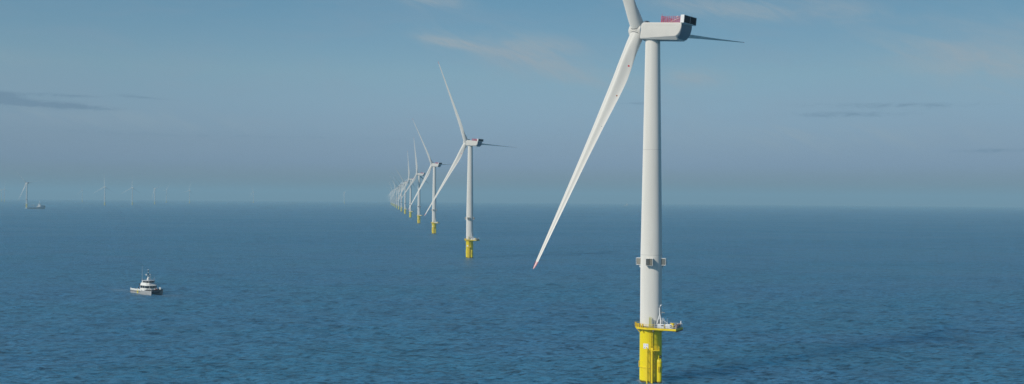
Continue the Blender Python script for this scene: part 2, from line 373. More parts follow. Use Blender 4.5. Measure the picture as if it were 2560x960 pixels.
# ---------------------------------------------------------------- turbine
PITCH = R(-6)
YAW, TILT, CONE, OVER, HUBZ, RB, NACZ = 0.6959, 0.0913, 0.0790, 5.82, 124.19, 94.44, 124.05
def blade_sections():
    ts = [0.0, 0.02, 0.05, 0.08, 0.11, 0.15, 0.19, 0.23, 0.27, 0.33, 0.40, 0.47, 0.54, 0.61, 0.68, 0.76, 0.84, 0.90, 0.94, 0.97]
    return ts, [0.97, 0.98, 0.99, 0.996, 1.0]
CT = ([0, .03, .08, .12, .16, .2, .25, .3, .4, .54, .68, .85, .96, .985, 1.0], [4.9, 4.9, 4.95, 5.2, 5.45, 5.5, 5.3, 4.95, 4.0, 3.05, 2.35, 1.5, 1.0, .8, .18])
TH = ([0, .03, .08, .14, .2, .3, .5, 1.0], [1.0, 1.0, .82, .58, .44, .33, .25, .20])
def blade_ring(t, n=32):
    c = np.interp(t, *CT); th = np.interp(t, *TH) * c; a = np.interp(t, [0, .04, .2, 1], [.5, .5, .32, .28])
    w = np.interp(t, [0, .04, .16, 1], [0, 0, 1, 1]); tw = R(np.interp(t, [0, .15, .3, .6, 1], [-8, -8, -4, -1, 1]))
    z = 1.9 + t * (RB - 1.9); pts = []
    for k in range(n):
        ph = 2 * math.pi * k / n
        xc = 0.5 - 0.5 * math.cos(ph)                # 0 = leading edge
        yc = 0.5 * math.sin(ph)                       # circle
        x = xc; sgn = 1 if math.sin(ph) >= 0 else -1
        naca = 5 * (0.2969 * math.sqrt(x) - 0.126 * x - 0.3516 * x * x + 0.2843 * x ** 3 - 0.1036 * x ** 4)
        camber = 0.06 * math.sin(math.pi * x) * (1 - x)
        yn = sgn * naca + camber / max(th / c, .1)
        y = (yc * (1 - w) + yn * w) * th
        if sgn > 0 and w > 0: y -= w * th * 0.16 * math.sin(math.pi * min(1, max(0, (x - .45) / .55)))   # hollow towards the trailing edge
        X = (x - a) * c; Y = y
        pts.append(Vector((X * math.cos(tw) - Y * math.sin(tw), X * math.sin(tw) + Y * math.cos(tw), z)))
    return pts
def surf(t, x):
    """point on the hollow side of the blade at span t and chord fraction x"""
    n = 400; best = None
    ring = blade_ring(t, n)
    k = min(range(n // 2), key=lambda i: abs((0.5 - 0.5 * math.cos(2 * math.pi * i / n)) - x))
    p = ring[k]; q = ring[k + 4] - ring[k - 4]; nrm = Vector((-q.y, q.x, 0)).normalized()
    return p, (nrm if nrm.y > 0 else -nrm)
def build_blade(parent):
    ts, tip = blade_sections()
    b = MB(); b.loft([blade_ring(t) for t in ts]); bl = b.build('blade', M_blade, parent, smooth=50)
    s = MB(); rings = [blade_ring(t) for t in tip]; nn = len(rings[0])
    s.loft(rings)
    s.m = [0] * len(s.m)
    for fi, f in enumerate(s.f):
        if len(f) == 4:
            k = fi % nn; x = 0.5 - 0.5 * math.cos(2 * math.pi * (k + .5) / nn)
            s.m[fi] = 1 if 0.33 < x < 0.66 else 0
    s.build('blade_tip', [M_red, M_blade], bl, smooth=50)
    for t, x, rad, m in ((0.135, 0.80, 0.36, M_red), (0.265, 0.80, 0.26, M_rust), (0.40, 0.80, 0.18, M_grey)):
        p, nv = surf(t, x); d = MB(); Tm = Matrix.Translation(p) @ nv.to_track_quat('Z', 'Y').to_matrix().to_4x4()
        d.lathe([(rad, -0.10), (rad, 0.05)], 18, M=Tm); d.build('blade_marker', m, bl)
    return bl
def blade_matrix(az, pitch=0.0):
    Mz = Matrix.Rotation(-YAW, 4, 'Z') @ Matrix.Rotation(TILT, 4, 'Y')
    hub = Matrix.Translation((0, 0, HUBZ)) @ Mz @ Matrix.Translation((-OVER, 0, 0))
    return hub @ Matrix.Rotation(-(az + math.pi / 2), 4, 'X') @ Matrix.Rotation(-CONE, 4, 'Y') @ Matrix.Rotation(pitch, 4, 'Z')
def rrect(hw, z0, z1, rb, rt, x, nb=6):
    """rounded cross-section of the nacelle in the YZ plane"""
    pts = []
    def arc(cy, cz, r, a0, a1, n):
        for i in range(n + 1):
            a = R(a0 + (a1 - a0) * i / n); pts.append(Vector((x, cy + r * math.cos(a), cz + r * math.sin(a))))
    arc(hw - rt, z1 - rt, rt, 0, 90, 4); arc(-hw + rt, z1 - rt, rt, 90, 180, 4)
    arc(-hw + rb, z0 + rb, rb, 180, 270, nb); arc(hw - rb, z0 + rb, rb, 270, 360, nb)
    return pts

def make_turbine():
    root = empty('wind_turbine')
    # tower
    b = MB(); zs = [19.6, 45.0] + [45 + (120.9 - 45) * i / 8 for i in range(1, 9)]
    def tr(z): return 3.80 if z <= 45 else 3.80 - (z - 45) / 75.9 * 1.22
    prof = []
    for z in zs: prof.append((tr(z), z))
    b.lathe(prof, 72); tw = b.build('tower', M_white, root, smooth=40)
    for z in (45.0, 82.0):
        f = MB(); f.lathe([(tr(z) + .015, z - .04), (tr(z) + .015, z + .04)], 72, cap=False); f.build('flange_seam', M_lgrey, tw, smooth=40)
    f = MB(); f.lathe([(tr(20) + .2, 19.75), (tr(20) + .2, 20.05)], 72); f.build('base_flange', M_lgrey, tw, smooth=40)
    # marker / lamp housings round the tower at 42 m
    for q in range(4):
        ang = R(-90 - 16 + 90 * q); M = Matrix.Rotation(ang, 4, 'Z') @ Matrix.Translation((3.62, 0, 42.6))
        fr = MB()
        fr.box((0.80, 0, 1.22), (1.6, 2.5, 0.07), M=M); fr.box((0.80, 0, -1.2), (1.6, 2.5, 0.07), M=M)
        for y in (-1.2, 1.2):
            fr.box((1.55, y, 0.0), (.10, .10, 2.4), M=M); fr.box((.8, y, 1.13), (1.5, .10, .12), M=M); fr.box((.8, y, -1.12), (1.5, .10, .12), M=M)
        h = fr.build('lamp_housing', M_wpaint, root)
        for y, mm in ((-0.62, M_pana), (0.62, M_panb)):
            p = MB()
            for k in range(6): p.box((1.38, y + (k - 2.5) * 0.17, 0.0), (0.14, 0.11, 2.1), M=M)
            p.box((0.68, y, 0.0), (1.28, 1.02, 2.05), M=M)
            p.build('louvre_panel', mm, h)
        g = MB(); P = [Vector((0, 0.9, -1.25)), Vector((1.0, 0.5, -1.25)), Vector((0, 0.5, -2.5))]
        g.add([M @ (v + Vector((0, d, 0))) for d in (0, .12) for v in P], [(0, 1, 2), (5, 4, 3), (0, 3, 4, 1), (1, 4, 5, 2), (2, 5, 3, 0)])
        g.build('bracket', M_wpaint, h)
    # foundation (yellow transition piece)
    b = MB(); b.lathe([(3.88, -6), (3.88, 5.45), (4.02, 5.5), (4.02, 5.7), (3.88, 5.75), (3.88, 17.9), (4.15, 18.3), (4.15, 18.95)], 72)
    tp = b.build('foundation', M_yellow, root, smooth=40)
    b = MB(); b.lathe([(4.16, 5.50), (4.16, 5.66)], 72)
    b.box((-4.15, -0.5, 6.5), (.25, .5, 2.2)); b.build('flange_ring', M_ypl, tp, smooth=40)
    # sign on the cylinder
    def onc(X, z, r): a = math.asin(X / r); return Vector((r * math.sin(a), -r * math.cos(a), z))
    s = MB(); vs = []; 
    xs = [-2.95 + 1.6 * i / 8 for i in range(9)]
    for rr in (3.92, 3.97):
        for z in (12.25, 14.0):
            for X in xs: vs.append(onc(X, z, rr))
    n = 9; fs = [(2 * n + i, 2 * n + i + 1, 3 * n + i + 1, 3 * n + i) for i in range(8)] + [(i + 1, i, n + i, n + i + 1) for i in range(8)]
    fs += [(n + i, 3 * n + i, 3 * n + i + 1, n + i + 1) for i in range(8)] + [(2 * n + i, i, i + 1, 2 * n + i + 1) for i in range(8)] + [(0, 2 * n, 3 * n, n), (n - 1, 2 * n - 1, 4 * n - 1, 3 * n - 1)]
    s.add(vs, fs); sg = s.build('sign_plate', M_wpaint, tp)
    k = MB()
    for X, z, w, h in ((-2.65, 13.55, .14, .2), (-1.85, 13.55, .22, .22), (-2.62, 12.62, .2, .3), (-1.85, 12.6, .2, .16), (-2.2, 13.1, .12, .12)):
        p = onc(X, z, 3.99); k.box(p, (w, .03, h), rz=math.asin(X / 3.99))
    k.build_each('sign_mark', mat('sign_mark_blue', (0.08, 0.09, 0.22), 0.5), sg)
    # boat landing, ladders
    k = MB(); Yb = -5.15
    k.tube([(-0.2, Yb, -2), (-0.2, Yb, 12.2), (-0.2, -3.9, 12.9)], .36, 12); k.build('fender_tube', M_ypl, tp, smooth=40)
    k = MB(); k.tube([(-1.95, Yb, -2), (-1.95, Yb, 12.0), (-1.95, -3.3, 12.7)], .26, 12); k.build('fender_tube', M_ypl, tp, smooth=40)
    k = MB()
    for X in (-1.36, -0.66): k.box((X, Yb + .35, 5.2), (.10, .14, 13.6))
    z = -1.2
    while z < 12: k.box((-1.01, Yb + .35, z), (.62, .07, .09)); z += .36
    for z in (1.2, 4.4, 8.2, 11.3):
        for X in (-1.95, -0.2): k.tube([(X, Yb, z), (X * .9, -3.6, z)], .15, 8)
    k.build('ladder', mat('ladder_worn_yellow', (0.50, 0.38, 0.03), 0.6, vary=.25, scale=2), tp)
    k = MB()
    for X in (-1.2, -0.5): k.box((X, -4.55, 15.6), (.1, .12, 7.0))
    z = 12.3
    while z < 19: k.box((-.85, -4.55, z), (.66, .07, .07)); z += .4
    for z in (13.5, 15.3, 17.1): k.tube([(-1.25, -4.5, z), (-1.25, -5.2, z), (-.45, -5.2, z), (-.45, -4.5, z)], .05, 6)
    k.tube([(0.05, -4.15, 12.2), (0.05, -4.15, 18.6)], .16, 8)
    k.build('upper_ladder', M_ypl, tp)
    # rest platform
    k = MB(); k.box((1.05, -4.75, 11.95), (2.5, 1.9, .32)); k.tube([(.4, -5.4, 11.8), (0.6, -3.8, 9.9)], .12, 6); k.tube([(2.0, -5.4, 11.8), (1.2, -3.7, 9.9)], .12, 6)
    rp = k.build('rest_platform', M_ypl, tp)
    k = MB()
    for X, Y in ((0, -5.6), (.75, -5.6), (1.5, -5.6), (2.2, -5.6), (2.2, -4.9), (2.2, -4.1)): k.tube([(X, Y, 12.1), (X, Y, 13.3)], .05, 6)
    for z in (12.7, 13.25): k.tube([(0, -5.6, z), (2.2, -5.6, z), (2.2, -4.0, z)], .045, 6)
    k.build('railing', M_ypl, rp)
    # hose tails / anodes beside the ladder
    k = MB()
    for i in range(5):
        z = 10.6 - i * 1.15 + rnd.uniform(-.1, .1); k.box((0.62 + (i % 2) * .08, -4.35, z), (.42, .28, .72), bev=.06)
    k.box((.62, -4.3, 4.4), (.45, .25, 1.0), bev=.05); k.box((.6, -4.3, 1.9), (.5, .25, 1.6), bev=.05); k.build_each('cable_clamp', M_ypl, tp)
    # cable tube with domed head
    k = MB(); k.lathe([(1.05, -4), (1.05, 7.6), (1.02, 8.1), (.82, 8.55), (.45, 8.85), (.05, 8.95)], 28, (2.45, -3.35, 0)); k.tube([(2.2, -4.2, 8.6), (2.2, -4.2, 9.7), (2.2, -3.8, 9.9)], .13, 8)
    jt = k.build('cable_tube', M_yellow, tp, smooth=40)
    k = MB(); k.lathe([(1.15, 7.45), (1.15, 7.62)], 28, (2.45, -3.35, 0)); k.lathe([(1.12, 5.5), (1.12, 5.66)], 28, (2.45, -3.35, 0)); k.build_each('pipe_collar', M_ypl, jt, smooth=40)
    k = MB()
    for X in (2.05, 2.45): k.box((X, -4.62, 5.3), (.16, .3, 1.7))
    k.box((2.25, -4.6, 6.2), (.6, .25, .2)); k.build_each('lifting_lug', M_ypl, jt)
    k = MB(); k.tube([(3.0, -3.4, 9.1), (3.5, -2.9, 9.6), (3.1, -3.4, 9.9), (2.7, -3.8, 9.4)], .16, 8); k.tube([(2.6, -3.9, 9.2), (3.3, -3.2, 9.3)], .12, 6); k.build_each('shackle', M_collar, jt)
    # platform
    zt = 19.75; du = Vector((.87, -.49)); dv = Vector((.49, .87))
    def ext(u, v, z=0.0): p = du * u + dv * v; return Vector((p.x, p.y, z))
    octo = [Vector((5.75 * math.cos(R(22.5 + 45 * k)), 5.75 * math.sin(R(22.5 + 45 * k)))) for k in range(8)]
    hull = []
    for p in octo:
        if p.dot(du) < 3.0: hull.append(p)
    poly = hull + [Vector(ext(3.6, 4.3)[:2]), Vector(ext(10.7, 3.3)[:2]), Vector(ext(10.7, -3.7)[:2]), Vector(ext(3.4, -4.9)[:2])]
    ce = Vector((0, 0))
    for p in poly: ce += p / len(poly)
    poly.sort(key=lambda p: math.atan2(p.y - ce.y, p.x - ce.x))
    k = MB(); k.prism([tuple(p) for p in poly], zt - .65, zt); pf = k.build('platform', M_ypl, root)
    k = MB()
    inner = [ce + (p - ce) * .965 for p in poly]; k.prism([tuple(p) for p in inner], zt + .004, zt + .05); k.build('grating', M_deckgrate, pf)
    k = MB()
    for a in range(0, 360, 45):
        c, s_ = math.cos(R(a)), math.sin(R(a)); k.tube([(3.9 * c, 3.9 * s_, zt - 2.1), (5.2 * c, 5.2 * s_, zt - .66)], .13, 6)
    for v in (-2.6, 0, 2.4): k.box(ext(7.1, v, zt - .82), (7, .25, .32), rz=math.atan2(-.49, .87))
    k.build_each('support_strut', M_ypl, pf)
    # railings in two colours: yellow round the tower, white on the lay-down area
    def perim(n0, n1): return [poly[i % len(poly)] for i in range(n0, n1)]
    ry, rw = MB(), MB(); npoly = len(poly)
    for i in range(npoly):
        p, q = poly[i], poly[(i + 1) % npoly]; far = (p.dot(du) > 3.0 and q.dot(du) > 3.0); t = rw if far else ry
        L = (q - p).length; nseg = max(1, round(L / (1.1 if far else .8)))
        for j in range(nseg):
            c = p + (q - p) * (j / nseg); c = ce + (c - ce) * .985; t.tube([(c.x, c.y, zt), (c.x, c.y, zt + 1.25)], .05, 6)
        a_, b_ = ce + (p - ce) * .985, ce + (q - ce) * .985
        for h in (.12, .65, 1.22): t.tube([(a_.x, a_.y, zt + h), (b_.x, b_.y, zt + h)], .045, 6)
    lefty = MB()
    for x0 in range(8):
        a = R(168 + x0 * 9); c = Vector((5.6 * math.cos(a), 5.6 * math.sin(a))); lefty.box((c.x, c.y, zt + .75), (.5, .10, 1.2), rz=a + R(90))
    ry.build('railing', M_ypl, pf); rw.build('railing', M_wpaint, pf); lefty.build('gate_panel', mat('gate_amber', (0.62, 0.40, 0.02), .5, vary=.2, scale=2), pf)
    # access cage and ladder
    k = MB()
    for X in (-1.2, -.55):
        for Y in (-5.0, -4.3): k.box((X, Y, zt + 1.9), (.10, .10, 3.7))
    for i in range(10): k.box((-.875, -5.0, zt + .3 + i * .38), (.65, .07, .12))
    k.box((-1.02, -4.98, zt + 1.7), (.22, .05, 3.2)); k.build('access_cage', M_cream, pf)
    k = MB()
    for X in (-.35, .12): k.tube([(X, -4.9, zt), (X, -4.9, zt + 3.1)], .06, 6)
    for i in range(9): k.box((-.115, -4.9, zt + .2 + i * .34), (.5, .08, .09))
    k.build('access_ladder', M_grey, pf)
    k = MB(); k.box((.05, -5.55, zt - .55), (.42, .3, 1.5)); k.build('cable_entry', M_collar, pf)
    # davit crane
    k = MB()
    k.tube([(2.85, -4.2, zt), (2.85, -4.2, zt + 3.2)], .28, 12); k.tube([(1.35, -4.6, zt + .9), (2.5, -4.2, zt + 4.6)], .17, 8)
    k.tube([(2.5, -4.2, zt + 3.0), (2.45, -4.2, zt + 5.6), (2.4, -4.2, zt + 6.9), (2.65, -4.2, zt + 7.6), (3.05, -4.2, zt + 7.9)], .2, 10)
    k.tube([(2.85, -4.2, zt + 3.2), (2.5, -4.2, zt + 4.8)], .22, 8)
    k.tube([(1.35, -4.6, zt + .9), (2.0, -4.4, zt + .7), (2.85, -4.2, zt + 1.0)], .16, 8)
    cr_ = k.build('davit_crane', M_wpaint, pf, smooth=40)
    k = MB(); k.box((1.6, -4.6, zt + 1.1), (.9, .6, .6), bev=.08); k.box((3.4, -4.1, zt + 1.9), (.9, .5, .45), bev=.05); k.tube([(1.2, -4.6, zt + .5), (2.1, -4.6, zt + .3)], .22, 8)
    k.build_each('winch', M_grey, cr_)
    k = MB(); k.tube([(2.6, -4.2, zt + 5.0), (3.9, -4.3, zt + 5.3)], .06, 6); k.box((3.5, -4.25, zt + 5.35), (.5, .25, .22)); k.box((4.05, -4.3, zt + 5.2), (.3, .25, .22)); k.build_each('floodlight', M_lgrey, cr_)
    k = MB()
    for X, h, w in ((3.35, 3.4, .07), (4.4, 2.4, .05), (5.0, 3.2, .05), (5.1, 2.0, .07), (4.0, 3.0, .05)): k.tube([(X, -4.3, zt), (X + .1, -4.3, zt + h)], w, 6)
    k.tube([(3.0, -4.3, zt + 2.2), (3.6, -4.3, zt + 2.8), (4.2, -4.3, zt + 2.1), (5.0, -4.3, zt + 1.8)], .08, 6)
    k.tube([(3.35, -4.3, zt + 3.3), (3.9, -4.3, zt + 3.3), (3.95, -4.3, zt + 2.6)], .07, 6); k.build('pipe_rack', M_wpaint, pf)
    rz = math.atan2(-.49, .87)
    def cab(name, u, v, z, d, m): kk = MB(); kk.box(ext(u, v, z), d, rz=rz, bev=.05); return kk.build(name, m, pf)
    c1 = cab('cabinet', 5.2, -3.6, zt + .75, (2.4, 1.0, 1.35), M_wpaint); kk = MB(); kk.box(ext(5.9, -4.13, zt + 1.0), (.8, .06, .42), rz=rz); kk.build('vent', M_black, c1)
    c2 = cab('cabinet', 7.9, -3.15, zt + .8, (2.2, .9, 1.45), M_wpaint)
    for z in (zt + 1.15, zt + .55): kk = MB(); kk.box(ext(8.65, -3.62, z), (.5, .06, .3), rz=rz); kk.build('vent', M_black, c2)
    kk = MB(); kk.box(ext(7.9, -3.78, zt - .28), (2.5, .08, .3), rz=rz); kk.build('safety_stripe', M_red, pf)
    cab('tank', 9.0, -2.6, zt + 1.2, (1.1, 1.2, 1.3), M_ypl)
    kk = MB(); kk.box(ext(6.6, -3.8, zt + .7), (.15, .15, 1.4), rz=rz); kk.build('post', M_ypl, pf)
    kk = MB()
    for i in range(5): kk.box(ext(10.05, -1.9 + i * 1.05, zt + .75), (.8, .72, 1.1), rz=rz, bev=.08)
    for i in range(4): kk.tube([ext(9.8, -1.7 + i, zt + .3), ext(10.4, -1.2 + i, zt + 1.45)], .12, 6)
    kk.build('hoist_gear', M_brown, pf)
    kk = MB(); kk.tube([ext(10.45, 1.9, zt), ext(10.45, 1.9, zt + 2.3)], .2, 10); kk.build_each('lamp_post', M_wpaint, pf)
    kk = MB(); kk.box(ext(10.6, 0, zt - .9), (.3, 6.2, .35), rz=rz); kk.build('edge_beam', M_brown, pf)
    # nacelle
    MN = Matrix.Translation((0, 0, NACZ - .25)) @ Matrix.Rotation(-YAW, 4, 'Z') @ Matrix.Rotation(R(6.2), 4, 'Y')
    hw, z0, z1 = 3.65, -2.95, 2.9
    def sec(x, w, zb, zt, ch, rt): return rrect(w, zb, zt, ch, rt, x, nb=1)
    b = MB(); rings = [sec(-2.95, hw - .55, z0 + .5, z1 - 1.3, .3, .4), sec(-2.85, hw - .2, z0 + .15, z1 - .75, .3, .5), sec(-2.6, hw - .05, z0 + .03, z1 - .35, .3, .5),
             sec(-2.1, hw, z0, z1 - .08, .32, .45), sec(-1.4, hw, z0, z1, .35, .4), sec(4, hw, z0, z1, .75, .4), sec(11.3, hw, z0, z1, 1.25, .4), sec(11.7, hw, z0 + .05, z1, 1.3, .4)]
    b.loft(rings, cap=False)
    b.add(rings[0], [tuple(range(len(rings[0])))])
    b.mi = 1
    rr = [sec(11.7, hw, z0 + .05, z1, 1.3, .4), sec(12.35, hw - .03, z0 + .55, z1, 1.25, .4), sec(12.85, hw - .05, z0 + 1.3, z1, 1.2, .4),
          sec(13.25, hw - .06, z0 + 2.4, z1 - .02, 1.0, .4), sec(13.5, hw - .08, z0 + 3.7, z1 - .04, .7, .35)]
    b.loft(rr, cap=False); b.add(rr[-1], [tuple(range(len(rr[-1])))])
    na = b.build('nacelle', [M_nac, M_nac], root, smooth=32, M=MN)
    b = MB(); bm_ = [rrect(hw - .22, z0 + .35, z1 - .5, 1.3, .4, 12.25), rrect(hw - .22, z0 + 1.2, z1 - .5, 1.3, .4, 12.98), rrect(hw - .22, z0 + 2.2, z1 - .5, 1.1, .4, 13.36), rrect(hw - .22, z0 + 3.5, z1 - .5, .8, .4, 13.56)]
    b.loft(bm_); b.build('rear_hatch', M_rear, na, smooth=40)  # dark panel over the rear end, its shade put into the colour
    # roof vents
    for X in (0.6, 3.4): kk = MB(); kk.box((X, -2.2, z1 + .05), (1.3, .5, .12)); kk.build('roof_vent', M_collar, na)
    kk = MB(); kk.box((5.0, 0, z0 - .03), (11.6, 3.8, .10), bev=.04); kk.build('belly_panel', M_lgrey, na)
    kk = MB(); kk.box((0.6, -3.66, 1.95), (3.6, .03, .05)); kk.box((6.8, -3.66, 1.95), (8.4, .03, .05)); kk.build_each('panel_seam', M_lgrey, na)
    # cooler on the roof end
    kk = MB(); cx = 14.0
    for y in (-4.15, 4.15): kk.box((cx, y, z1 + 1.2), (1.45, .22, 2.75), bev=.06)
    kk.box((cx, 0, z1 + 2.5), (1.4, 8.1, .14)); kk.box((cx, 0, z1 - .1), (1.4, 8.1, .14))
    co = kk.build('cooler', M_wpaint, na)
    for y in (-2.06, 2.06):
        kk = MB(); kk.box((cx, y, z1 + 1.2), (1.2, 3.9, 2.44))
        for i in range(16): kk.box((cx + .63, y - 1.83 + i * .244, z1 + 1.2), (.08, .07, 2.4))
        kk.build('radiator', M_black, co)
    kk = MB(); kk.box((cx + .62, 0, z1 + 1.2), (.14, .18, 2.44)); kk.build('mullion', M_grey, co)
    kk = MB(); kk.tube([(13.6, -2, z1 + 2.5), (13.6, -2, z1 + 3.4)], .04, 6); kk.tube([(13.6, 2.6, z1 + 2.5), (13.6, 2.6, z1 + 3.6)], .05, 6); kk.build_each('wind_sensor', M_grey, co)
    # helicopter hoist deck railing
    kk = MB(); x0, x1, hy = 5.2, 12.9, 3.25; zr = z1
    def side(pts, dn):
        for a, c in zip(pts[:-1], pts[1:]):
            a, c = Vector(a), Vector(c); L = (c - a).length; n_ = max(1, int(L / dn))
            for i in range(n_ + 1):
                p = a + (c - a) * i / n_; kk.tube([(p.x, p.y, zr), (p.x, p.y, zr + 2.15)], .06, 5)
            for h in (.25, .7, 1.15, 1.6, 2.12): kk.tube([(a.x, a.y, zr + h), (c.x, c.y, zr + h)], .05, 5)
    side([(x1, -hy, 0), (x0, -hy, 0), (x0, hy, 0), (x1, hy, 0)], .75); side([(x1 - .2, -hy, 0), (x1 - .2, hy, 0)], .7)
    for y in (-hy, hy): kk.box((x0, y, zr + 1.1), (.22, .22, 2.3))
    kk.tube([(x0, -hy, zr + 2.2), (x0, -hy, zr + 3.0)], .05, 5)
    hr = kk.build('hoist_railing', M_redrail, na)
    kk = MB(); kk.box((9.0, 0, zr + .06), (7.4, 6.2, .12)); kk.build('hoist_deck', mat('hoist_deck_pink', (0.45, 0.16, 0.18), .6), na)
    kk = MB(); kk.tube([(8.0, -2.6, zr + .15), (12.6, -2.6, zr + 1.9)], .12, 6); kk.tube([(8.2, -2.2, zr + .15), (12.6, -2.2, zr + 1.7)], .06, 6); kk.ball((10.9, -2.3, zr + 2.1), .35, 10, 6); kk.build('hoist_stair', M_wpaint, na)
    # generator ring and hub
    MG = Matrix.Translation((0, 0, HUBZ)) @ Matrix.Rotation(-YAW, 4, 'Z') @ Matrix.Rotation(TILT, 4, 'Y')
    toX = Matrix.Rotation(R(-90), 4, 'Y')     # z of the profile -> -x (upwind)
    kk = MB(); kk.lathe([(2.6, 2.2), (3.45, 2.25), (3.55, 2.5), (3.55, 3.15), (3.35, 3.35), (2.0, 3.4)], 56, M=toX); kk.build('generator', M_rear, root, smooth=35, M=MG)
    kk = MB(); kk.lathe([(2.2, 3.3), (2.7, 3.4), (2.85, 4.0), (2.9, OVER), (2.85, OVER + 1.3), (2.6, OVER + 2.3), (2.1, OVER + 3.1), (1.4, OVER + 3.6), (.6, OVER + 3.85), (.02, OVER + 3.9)], 56, M=toX)
    hb = kk.build('hub', M_nac, root, smooth=40, M=MG)
    kk = MB(); Tm = Matrix.Translation((-5.4, -2.85, .1)) @ Matrix.Rotation(R(90), 4, 'X'); kk.lathe([(.42, 0), (.42, .12)], 20, M=Tm); kk.build('hub_hatch', M_lgrey, hb)
    return root, hb

def add_rotor(root, hb, az, src=None):
    """three blades and their root collars"""
    out = []
    for q in (0, 1, 2):
        a = az + q * 2 * math.pi / 3
        if src is None: bl = build_blade(root)
        else: bl = copy_tree(src, root)
        bl.matrix_basis = blade_matrix(a, PITCH); out.append(bl)
    return out
def copy_tree(o, parent=None, keep=None):
    c = o.copy(); COL.objects.link(c); c.parent = parent
    for ch in list(o.children):
        if keep is None or base(ch) in keep: copy_tree(ch, c, keep)
    return c
def base(o): return o.name.split('.')[0]

PROTO, HUBP = make_turbine()
B0 = build_blade(PROTO)
cb = MB(); cb.lathe([(2.62, 1.3), (2.62, 1.78), (2.5, 1.86)], 44); 
cb.build('root_collar', M_nac, B0, smooth=40)
cb = MB(); cb.lathe([(2.49, 1.8), (2.49, 2.12)], 44); cb.build('root_seal', M_collar, B0, smooth=40)
B0.matrix_basis = blade_matrix(0, PITCH)

FAR_PARTS = {'tower', 'foundation', 'platform', 'nacelle', 'generator', 'hub', 'cooler', 'radiator', 'rear_hatch', 'blade', 'blade_tip', 'hoist_railing', 'lamp_housing', 'louvre_panel', 'tank', 'cabinet', 'hoist_gear', 'gate_panel'}
MID_PARTS = FAR_PARTS | {'flange_ring', 'sign_plate', 'fender_tube', 'ladder', 'rest_platform', 'cable_tube', 'railing', 'davit_crane', 'access_cage', 'root_collar', 'root_seal'}
TINY_PARTS = {'tower', 'foundation', 'platform', 'nacelle', 'hub', 'cooler', 'blade'}
def place_turbine(x, y, azdeg, dyaw, label, group, level, first=False):
    """copy the master turbine with three blades; dyaw turns only what turns with the wind"""
    if first: r = PROTO
    else:
        r = PROTO.copy(); COL.objects.link(r)
        keep = {0: None, 1: MID_PARTS, 2: FAR_PARTS, 3: TINY_PARTS}[level]
        for ch in list(PROTO.children):
            if base(ch) == 'blade' or (keep is not None and base(ch) not in keep): continue
            copy_tree(ch, r, keep)
    r.location = (x, y, drop(x, y))
    keep = {0: None, 1: MID_PARTS, 2: FAR_PARTS, 3: TINY_PARTS}[level]
    Mz = Matrix.Rotation(-dyaw, 4, 'Z')
    blades = []
    for q in range(3):
        a = R(azdeg) + q * 2 * math.pi / 3
        bl = B0 if (first and q == 0) else copy_tree(B0, r, keep)
        bl.matrix_basis = Mz @ blade_matrix(a, PITCH); blades.append(bl)
    if dyaw:
        for ch in r.children:
            if base(ch) in ('nacelle', 'hub', 'generator'): ch.matrix_basis = Mz @ ch.matrix_basis
    setp(r, label=label, category='wind turbine', group=group)
    return r
ROW = [(-4.43, 0), (1.21, 0), (-2, 2), (15, -20), (17, -26), (-15, -8), (-24, -14), (-29, -16), (-6, 0), (22, 0), (-12, 0), (5, 0), (-20, 0), (-17, 0)]
ROWLAB = ['huge white wind turbine on yellow foundation, nearest of all, filling the right half',
          'second nearest white wind turbine of the row, one blade pointing level behind its nacelle',
          'third wind turbine of the row, its level thin blade crossing behind the second',
          'fourth wind turbine of the row, one blade upright and one slanting down right',
          'fifth wind turbine of the receding row counted from the nearest, one blade standing straight up',
          'sixth wind turbine of the receding row counted from the nearest, pale in the haze',
          'seventh wind turbine of the receding row counted from the nearest, behind the sixth',
          'eighth wind turbine of the receding row counted from the nearest, faint blade leaning up left',
          'ninth wind turbine of the receding row, hazy, between the eighth and the tenth',
          'tenth wind turbine of the receding row, hazy, between the ninth and the eleventh',
          'eleventh wind turbine of the receding row, fourth from its far hazy end',
          'twelfth wind turbine of the receding row, third from its far hazy end',
          'thirteenth wind turbine of the receding row, last but one at its far hazy end',
          'last and faintest wind turbine at the far left end of the receding row']
SX, SY, X1, Y1 = -94.675, 738.64, 49.415, 360.6
for k in range(1, 14):
    az, dyw = ROW[k]
    place_turbine(X1 + k * SX, Y1 + k * SY, az, R(dyw), ROWLAB[k], 'wind turbines in the long receding row', 0 if k < 2 else (1 if k < 4 else 2))
def bearing(px, dist): a = math.atan((px - 1280) / 2550); return dist * math.sin(a), dist * math.cos(a)
FIELD = [(67, 5650, -10, 0, 'white wind turbine at the far left with a dark ship at its foot'),
         (262, 7350, 28, 0, 'small hazy wind turbine on the horizon, first clear one right of the dark ship'),
         (331, 7850, 30, 0, 'small hazy wind turbine on the horizon, second clear one right of the dark ship'),
         (387, 8450, -20, 0, 'small hazy wind turbine on the horizon with a blade leaning up left'),
         (416, 10900, 60, 0, 'very faint wind turbine on the horizon just right of the one with a leaning blade'),
         (474, 10300, 40, 0, 'faint wind turbine on the horizon, rightmost of the close left group'),
         (634, 11700, 10, 0, 'barely visible lone wind turbine on the horizon, left of the lone one beside the row'),
         (861, 11300, -25, 0, 'faint lone wind turbine on the horizon just left of the receding row'),
         (206, 11800, 15, 0, 'barely visible wind turbine in haze between the ship and the brightest horizon turbine'),
         (11.5, 11000, 35, 0, 'faint wind turbine at the left picture edge, right one of the pair'),
         (4, 11900, 5, 0, 'faintest wind turbine touching the left picture edge, left one of the pair')]
for px, d, az, dyw, lab in FIELD:
    x, y = bearing(px, d); place_turbine(x, y, az, R(dyw), lab, 'distant wind turbines along the horizon', 2 if d < 6000 else 3)
place_turbine(X1, Y1, ROW[0][0], 0.0, ROWLAB[0], 'wind turbines in the long receding row', 0, first=True)

